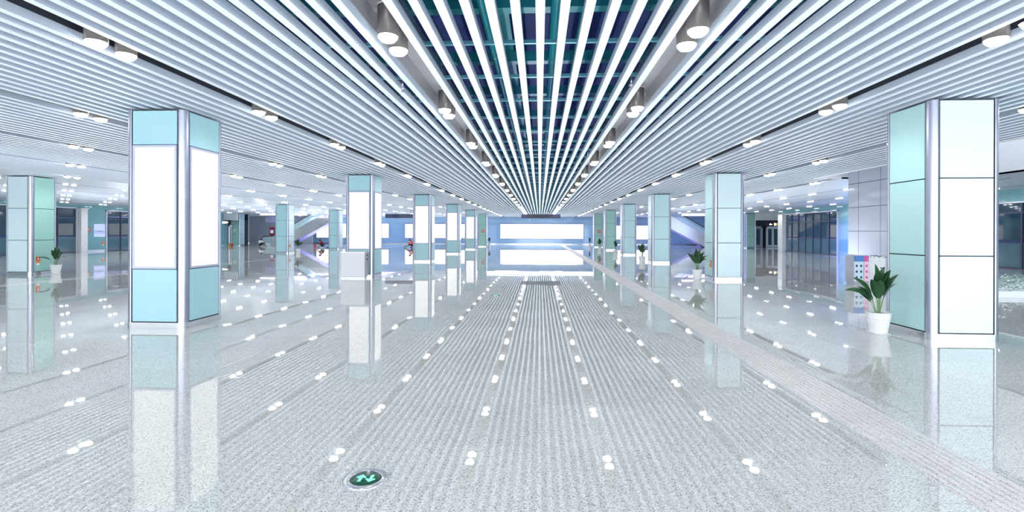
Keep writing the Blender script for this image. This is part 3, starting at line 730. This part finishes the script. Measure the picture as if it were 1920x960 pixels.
# ------------------------------------------------------------------ escalators
def clip(poly, zmax):
    out = []
    for i in range(len(poly)):
        a, b = poly[i], poly[(i+1)%len(poly)]
        ia, ib = a[1] <= zmax, b[1] <= zmax
        if ia: out.append(a)
        if ia != ib:
            t = (zmax-a[1])/(b[1]-a[1]); out.append((a[0]+t*(b[0]-a[0]), zmax))
    return out
def escalator(label, loc, d, flat=1.3):
    r = thing('escalator', label, 'escalator', loc)
    sl = math.tan(math.radians(29)); R = 4.6; L = flat+R/sl; ZM = H-0.015
    def P(pts): 
        q = clip(pts, ZM)
        q = [(d*x, z) for x, z in q]
        return q if d > 0 else q[::-1]
    W = 1.5
    clad = [(0,0),(flat+1.9,0),(L,R-1.35+0.25),(L,R+0.3),(flat,0.3),(0,0.3)]
    for k, y in enumerate((0.0, W-0.05)): MB().prism_y(P(clad), y, y+0.05).build('side_cladding', MIRROR, r)
    lit = [(flat+1.9,0.0),(L,R-1.1),(L,R-1.22),(flat+1.9,-0.12)]
    so = MB(); a = (flat+1.9, 0.0); zt = ZM; bx = flat+1.9+(zt)/((R-1.1)/(L-flat-1.9))
    pts = [(flat+1.9,0.03),(bx,zt),(bx+0.02,zt),(flat+1.93,0.0)]
    so.prism_y(P([(flat+1.9,0.06),(L,R-1.04),(L,R-1.12),(flat+1.9,-0.0)]), 0.05, W-0.05); so.build('soffit', VIOLET, r)
    gl = [(0.12,0.3),(flat,0.3),(L,R+0.3),(L,R+1.15),(flat+0.1,1.08),(0.3,1.05),(0.12,0.85)]
    for y in (0.02, W-0.04): MB().prism_y(P(gl), y, y+0.015).build('glass_balustrade', CLEAR, r)
    for y in (0.025, W-0.03):
        path = [(0.35,0.32),(0.10,0.45),(0.0,0.70),(0.10,0.96),(0.35,1.07),(flat+0.1,1.09)]
        zz = 1.09+ (ZM-1.09)*0.98; path.append((flat+0.1+(zz-1.09)/((R+0.06)/(L-flat-0.1)), zz))
        MB().tube([(d*x, y, z) for x, z in path], 0.045, 8).build('handrail', BLACK, r)
    st = []; x, z = 0.1, 0.12; up = [(0.1,0.12),(flat,0.12)]
    x = flat
    while z < ZM-0.5: z += 0.22; up.append((x, z)); x += 0.22/sl; up.append((x, z))
    low = [(x, z-0.25), (flat+0.35, 0.02), (0.1, 0.02)]
    MB().prism_y([(d*a, b) for a, b in (up+low)][::(1 if d < 0 else -1)], 0.09, W-0.1).build('steps', CABS, r)
    for k in range(2):
        off = 0.55+0.35*k
        zz = MB().prism_y(P([(flat+0.9*k,0.3-off*0.2),(L,R+0.3-off),(L,R+0.22-off),(flat+0.9*k,0.24-off*0.2)]), -0.012, 0.0)
        zz.build('trim_strip', BASESTEEL, r)
    return r
escalator('escalator rising right behind the teal columns on far left', (-32.4, 56.6, 0), 1)
escalator('escalator rising left between second and third right columns', (21.2, 55.4, 0), -1)

# ------------------------------------------------------------------ people
def person(label, loc, rz, J, mats, hairstyle=True):
    """J: joint positions (metres, facing -y). mats: top, trousers, shoes"""
    r = thing('person', label, 'person', loc, rz)
    V, E, R, M = [], [], [], []
    def add(p, rad, par, m):
        V.append(p); R.append(rad); M.append(m)
        if par is not None: E.append((par, len(V)-1))
        return len(V)-1
    pel = add(J['pelvis'], 0.13, None, 1)
    wa = add(J['waist'], 0.125, pel, 0); ch = add(J['chest'], 0.15, wa, 0); nk = add(J['neck'], 0.055, ch, 3)
    hd = add(J['head'], 0.095, nk, 3); tp_ = add(J['crown'], 0.08, hd, 3)
    hv = Vector(J['head']); up = (Vector(J['crown'])-Vector(J['neck'])).normalized(); fwd = Vector(J['face']).normalized()
    add(tuple(hv+fwd*0.105-up*0.01), 0.014, hd, 3)
    for s in ('l', 'r'):
        sh = add(J['sh_'+s], 0.07, ch, 0); el = add(J['el_'+s], 0.045, sh, 0); wr = add(J['wr_'+s], 0.03, el, 3)
        a = (Vector(J['wr_'+s])-Vector(J['el_'+s])).normalized(); sd = a.cross(Vector((0,0,1)))
        sd = sd.normalized() if sd.length > 0.1 else Vector((0,-1,0))
        w = Vector(J['wr_'+s]); pm = add(tuple(w+a*0.06), 0.034, wr, 3)
        cv = Vector((0,0,-1)) if abs(a.z) < 0.8 else Vector((0,-1,0))
        for k, (off, ln) in enumerate(((-0.03,.062),(-0.01,.078),(0.01,.072),(0.03,.055))):
            f1 = add(tuple(w+a*0.105+sd*off), 0.010, pm, 3)
            f2 = add(tuple(w+a*(0.105+ln*0.55)+sd*off*1.1+cv*0.012), 0.009, f1, 3); add(tuple(w+a*(0.105+ln)+sd*off*1.1+cv*0.035), 0.008, f2, 3)
        t1 = add(tuple(w+a*0.05+sd*0.045+cv*0.01), 0.011, pm, 3); add(tuple(w+a*0.095+sd*0.06+cv*0.025), 0.009, t1, 3)
        hp = add(J['hip_'+s], 0.095, pel, 1); kn = add(J['kn_'+s], 0.066, hp, 1); an = add(J['an_'+s], 0.045, kn, 1)
        ft = Vector(J['toe_'+s])-Vector(J['an_'+s]); mid = Vector(J['an_'+s])+Vector((0,0,-0.045)); 
        hl = add(tuple(mid), 0.042, an, 2); add(J['toe_'+s], 0.034, hl, 2)
    me = bpy.data.meshes.new('body'); me.from_pydata(V, E, [])
    ob = bpy.data.objects.new('body', me); COL.objects.link(ob)
    sk = ob.modifiers.new('Skin', 'SKIN'); sk.use_smooth_shade = True
    for i, d in enumerate(me.skin_vertices[0].data): d.radius = (R[i], R[i]); d.use_root = (i == 0)
    ss = ob.modifiers.new('Sub', 'SUBSURF'); ss.levels = 2; ss.render_levels = 2
    dg = bpy.context.evaluated_depsgraph_get(); dg.update()
    nm = bpy.data.meshes.new_from_object(ob.evaluated_get(dg))
    bpy.data.objects.remove(ob)
    nm.materials.clear()
    for m in (mats[0], mats[1], mats[2], SKIN): nm.materials.append(m)
    vv = [Vector(p) for p in V]
    for p in nm.polygons:
        c = p.center; best = None
        for (a, b) in E:
            ab = vv[b]-vv[a]; t = max(0, min(1, (c-vv[a]).dot(ab)/max(1e-9, ab.length_squared)))
            dd = (c-(vv[a]+ab*t)).length - (R[a]*(1-t)+R[b]*t)
            mm = M[b] if t > 0.35 or M[a] == M[b] else M[a]
            if best is None or dd < best[0]: best = (dd, mm)
        p.material_index = best[1]; p.use_smooth = True
    link('body', nm, r)
    hb = MB(); hb.ball(tuple(hv+up*0.045-fwd*0.022), 0.112, n=14, m=9, sc=(1,1,0.95)); hb.ball(tuple(hv-fwd*0.06-up*0.03), 0.085, n=12, m=8); hb.build('hair', HAIR, r)
    sv = up.cross(fwd).normalized(); eb = MB()
    for s in (-1, 1): eb.ball(tuple(hv+fwd*0.088+sv*0.034*s+up*0.008), 0.011, n=8, m=6)
    eb.build('eyes', BLACK, r)
    mo = MB(); mo.ball(tuple(hv+fwd*0.088-up*0.055), 0.018, n=8, m=6, sc=(1.2,0.6,0.4)); mo.build('mouth', CL_MAROON, r)
    eb = MB()
    for s in (-1, 1): eb.ball(tuple(hv+sv*0.098*s-up*0.01), 0.022, n=8, m=6, sc=(0.6,0.8,1.2))
    eb.build('ears', SKIN, r)
    return r
STAND = dict(pelvis=(0,0,0.92), waist=(0,0.0,1.05), chest=(0,0.01,1.27), neck=(0,0,1.42), head=(0,-0.02,1.54), crown=(0,-0.01,1.63), face=(0,-1,-0.1),
  sh_l=(-0.17,0.0,1.35), el_l=(-0.23,0.03,1.09), wr_l=(-0.24,-0.12,0.90), sh_r=(0.17,0,1.35), el_r=(0.24,-0.02,1.10), wr_r=(0.25,-0.24,1.0),
  hip_l=(-0.09,0,0.86), kn_l=(-0.10,-0.05,0.48), an_l=(-0.10,0.03,0.09), toe_l=(-0.11,-0.14,0.036),
  hip_r=(0.09,0,0.86), kn_r=(0.10,-0.08,0.48), an_r=(0.10,-0.10,0.09), toe_r=(0.11,-0.28,0.036))
person('standing person in dark clothes pushing a cart by right escalator', (13.4, 39.4, 0), PI/2+0.4, STAND, (CL_NAVY, CL_BLACK, CL_BLACK))
CROUCH = dict(pelvis=(0,0.16,0.27), waist=(0,0.13,0.38), chest=(0,-0.03,0.56), neck=(0,-0.14,0.66), head=(0,-0.22,0.73), crown=(0,-0.24,0.82), face=(0,-0.9,-0.45),
  sh_l=(-0.17,-0.08,0.61), el_l=(-0.22,-0.26,0.40), wr_l=(-0.14,-0.44,0.24), sh_r=(0.17,-0.08,0.61), el_r=(0.22,-0.28,0.42), wr_r=(0.15,-0.50,0.20),
  hip_l=(-0.10,0.13,0.25), kn_l=(-0.15,-0.20,0.42), an_l=(-0.12,0.02,0.09), toe_l=(-0.13,-0.16,0.036),
  hip_r=(0.10,0.13,0.25), kn_r=(0.15,-0.22,0.40), an_r=(0.12,0.0,0.09), toe_r=(0.13,-0.18,0.036))
person('crouching person in dark red jacket cleaning floor beside red bucket', (-21.75, 49.0, 0), -PI/2+0.3, CROUCH, (CL_MAROON, CL_BLACK, CL_WHITE))
SIT = dict(CROUCH); SIT.update(kn_l=(-0.14,-0.36,0.40), an_l=(-0.12,-0.62,0.12), toe_l=(-0.13,-0.80,0.12), kn_r=(0.14,-0.34,0.38), an_r=(0.12,-0.58,0.10), toe_r=(0.13,-0.76,0.05),
  pelvis=(0,0.18,0.17), hip_l=(-0.10,0.15,0.16), hip_r=(0.10,0.15,0.16), waist=(0,0.17,0.28), chest=(0,0.08,0.48), el_l=(-0.24,-0.08,0.42), el_r=(0.24,-0.08,0.42), neck=(0,0.0,0.62), head=(0,-0.06,0.71), crown=(0,-0.07,0.80),
  sh_l=(-0.17,0.03,0.56), sh_r=(0.17,0.03,0.56), wr_l=(-0.16,-0.30,0.44), wr_r=(0.16,-0.30,0.44))
SIT['toe_l'] = (-0.13,-0.78,0.05); SIT['an_l'] = (-0.12,-0.60,0.10)
person('person in white top and dark trousers sitting by left escalator', (-30.15, 52.6, 0), PI/2-0.4, SIT, (CL_WHITE, CL_BLACK, CL_BROWN))
LEAN = dict(CROUCH); LEAN.update(kn_l=(-0.15,-0.30,0.30), an_l=(-0.14,-0.66,0.13), toe_l=(-0.14,-0.84,0.07), wr_l=(-0.2,-0.62,0.2), el_l=(-0.22,-0.36,0.38))
person('crouching person in red top and black trousers left of third lightbox column', (-13.0, 50.4, 0), -PI/2+0.2, LEAN, (CL_RED, CL_BLACK, CL_BLACK))
def bucket(label, loc, rim):
    r = thing('bucket', label, 'bucket', loc, 0, 'red buckets')
    MB().lathe([(0.10,0.0),(0.105,0.005),(0.135,0.28),(0.145,0.285),(0.145,0.30),(0.128,0.30),(0.10,0.03)], n=20).build('pail', RED, r)
    MB().tube([(-0.14,0,0.28),(-0.12,0,0.37),(0,0,0.42),(0.12,0,0.37),(0.14,0,0.28)], 0.006, 6).build('handle', STEEL, r)
bucket('red bucket beside the crouching person in dark red', (-22.55, 49.2, 0), 0)
bucket('red bucket on floor before green column at far left', (-33.2, 52.3, 0), 0)
ws = thing('floor_caution_sign', 'narrow yellow floor sign beside the far left red bucket', 'sign', (-33.55, 52.4, 0))
YCONE = mat('caution_yellow', (0.80, 0.55, 0.06), 0.5)
MB().prism_x([(-0.12,0),(-0.10,0),(0.0,0.36),(0.0,0.39),(-0.01,0.39)], -0.06, 0.06).build('front_board', YCONE, ws)
MB().prism_x([(0.12,0),(0.01,0.39),(0.0,0.39),(0.0,0.36),(0.10,0)], -0.06, 0.06).build('back_board', YCONE, ws)
cl = MB(); cl.lathe([(0.02,0.0),(0.14,0.0),(0.15,0.03),(0.06,0.07),(0.01,0.075)], n=16); cl.v = [(x*1.3, y*0.8, z) for x,y,z in cl.v]
o = cl.build('cleaning_cloth', CL_NAVY, None, (-21.1, 48.9, 0)); tag(o, 'dark crumpled cloth on floor beside crouching person', 'cloth')
ct = thing('cleaning_cart', 'cleaning cart with lime green bag behind second right plant', 'cart', (13.95, 39.2, 0), 0.2)
MB().box(-0.32, 0.32, -0.22, 0.22, 0.12, 0.17).build('base', BLACK, ct)
MB().box(-0.20, 0.30, -0.19, 0.19, 0.171, 0.60).build('bag', LIME, ct)
MB().box(-0.30, 0.32, -0.21, 0.21, 0.60, 0.68).tube([(-0.28,-0.18,0.17),(-0.30,-0.18,0.98)], 0.015).tube([(-0.28,0.18,0.17),(-0.30,0.18,0.98)], 0.015).tube([(-0.30,-0.2,0.98),(-0.30,0.2,0.98)], 0.018).build('frame', BLACK, ct)
for sx in (-0.26, 0.26):
    for sy in (-0.17, 0.17):
        w = MB(); w.lathe([(0.02,-0.02),(0.06,-0.02),(0.06,0.02),(0.02,0.02)], n=14); w.v = [(sx+x, sy+z, 0.06+y) for x,y,z in w.v]; w.build('wheel', BLACK, ct)

# ------------------------------------------------------------------ light
def area(name, loc, rot, sx, sy, power, col):
    l = bpy.data.lights.new(name, 'AREA'); l.shape = 'RECTANGLE'; l.size = sx; l.size_y = sy; l.energy = power; l.color = col
    o = bpy.data.objects.new(name, l); COL.objects.link(o); o.location = loc; o.rotation_euler = rot; return o
area('plenum_teal_fill', (0, 4.5, 4.0), (PI, 0, 0), 2.4, 8, 26, (0.02, 0.8, 0.72))  # added fill tinting the near ceiling void teal, no fixture there
area('plenum_blue_fill', (0, 26, 4.0), (PI, 0, 0), 2.4, 34, 40, (0.05, 0.06, 1.0))  # added fill turning the farther void navy, no real lamp
area('entrance_daylight', (3, -6.8, 1.6), (PI/2+0.2, 0, 0), 30, 3.0, 1500, (0.86, 0.94, 1.0))
area('violet_fill_left', (-22, 58, 3.3), (0, 0, 0), 9, 5, 480, (0.5, 0.5, 1.0))  # added violet wash by the left escalator, without a fixture
area('violet_fill_right', (17, 58, 3.3), (0, 0, 0), 9, 5, 480, (0.5, 0.46, 1.0))  # added violet wash by the right escalator, without a fixture
area('recess_fill', (-32.5, 59.5, 2.6), (0.9, 0, 0), 5, 1.2, 90, (0.75, 0.78, 1.0))  # added fill to lift the dark shop recess, no lamp stands here
area('far_floor_fill', (0, 60, 3.3), (0, 0, 0), 16, 6, 700, (0.74, 0.77, 1.0))  # added lavender fill to brighten the far floor, not an opening to the sky
area('right_blue_fill', (20.2, 34.5, 1.4), (0, -0.9, 0), 1.6, 4, 110, (0.15, 0.2, 1.0))  # added blue fill tinting the lower right wall, no known source
spot_d = bpy.data.lights.new('downlight_beam', 'SPOT'); spot_d.energy = 38; spot_d.spot_size = math.radians(166); spot_d.spot_blend = 0.7
spot_d.shadow_soft_size = 0.0; spot_d.color = (0.97, 0.985, 1.0)
for (nv, z, s_, n_, i_, q_, x, y) in lights:
    if q_ == 0:
        o = bpy.data.objects.new('downlight_beam', spot_d); COL.objects.link(o); o.location = (x, y+0.19, H-0.1)
def ceiling_fill(x, y, p):  # added upward spot to brighten the ceiling, no fixture in the floor
    l = bpy.data.lights.new('ceiling_fill', 'SPOT'); l.energy = p; l.spot_size = math.radians(172); l.spot_blend = 0.5; l.shadow_soft_size = 0.0; l.color = (0.90, 0.95, 1.0)
    o = bpy.data.objects.new('ceiling_fill', l); COL.objects.link(o); o.location = (x, y, 0.03); o.rotation_euler = (PI, 0, 0)
for k in range(13):
    ceiling_fill(0, 1.0+k*5, 170)
    ceiling_fill(-12.3, 3.5+k*5, 260)
    if k < 9: ceiling_fill(12.3 if k != 3 else 9.5, 3.5+k*5, 220)
    if k > 3: ceiling_fill(-25, 3.5+k*5, 260)
w = bpy.data.worlds.new('World'); SC.world = w; w.use_nodes = True
bg = w.node_tree.nodes['Background']; bg.inputs['Color'].default_value = (0.84, 0.92, 1.0, 1); bg.inputs['Strength'].default_value = 1.6

# ------------------------------------------------------------------ camera
cam = bpy.data.cameras.new('Camera'); co = bpy.data.objects.new('Camera', cam); COL.objects.link(co)
cam.sensor_width = 36; cam.lens = 938/1920*36; cam.shift_y = -44.5/1920; cam.clip_start = 0.05; cam.clip_end = 300
co.location = (0, 0, EYE)
R0 = Matrix.Rotation(psi, 4, 'Z') @ Matrix.Rotation(PI/2, 4, 'X') @ Matrix.Rotation(math.radians(0.15), 4, 'Z')
co.rotation_euler = R0.to_euler()
SC.camera = co
SC.view_settings.view_transform = 'Standard'
SC.view_settings.look = 'None'
SC.view_settings.exposure = 0.46
SC.cycles.max_bounces = 8; SC.cycles.diffuse_bounces = 4; SC.cycles.glossy_bounces = 5; SC.cycles.transparent_max_bounces = 8
SC.cycles.use_denoising = True
SC.cycles.sample_clamp_indirect = 6
SC.cycles.caustics_reflective = False; SC.cycles.caustics_refractive = False
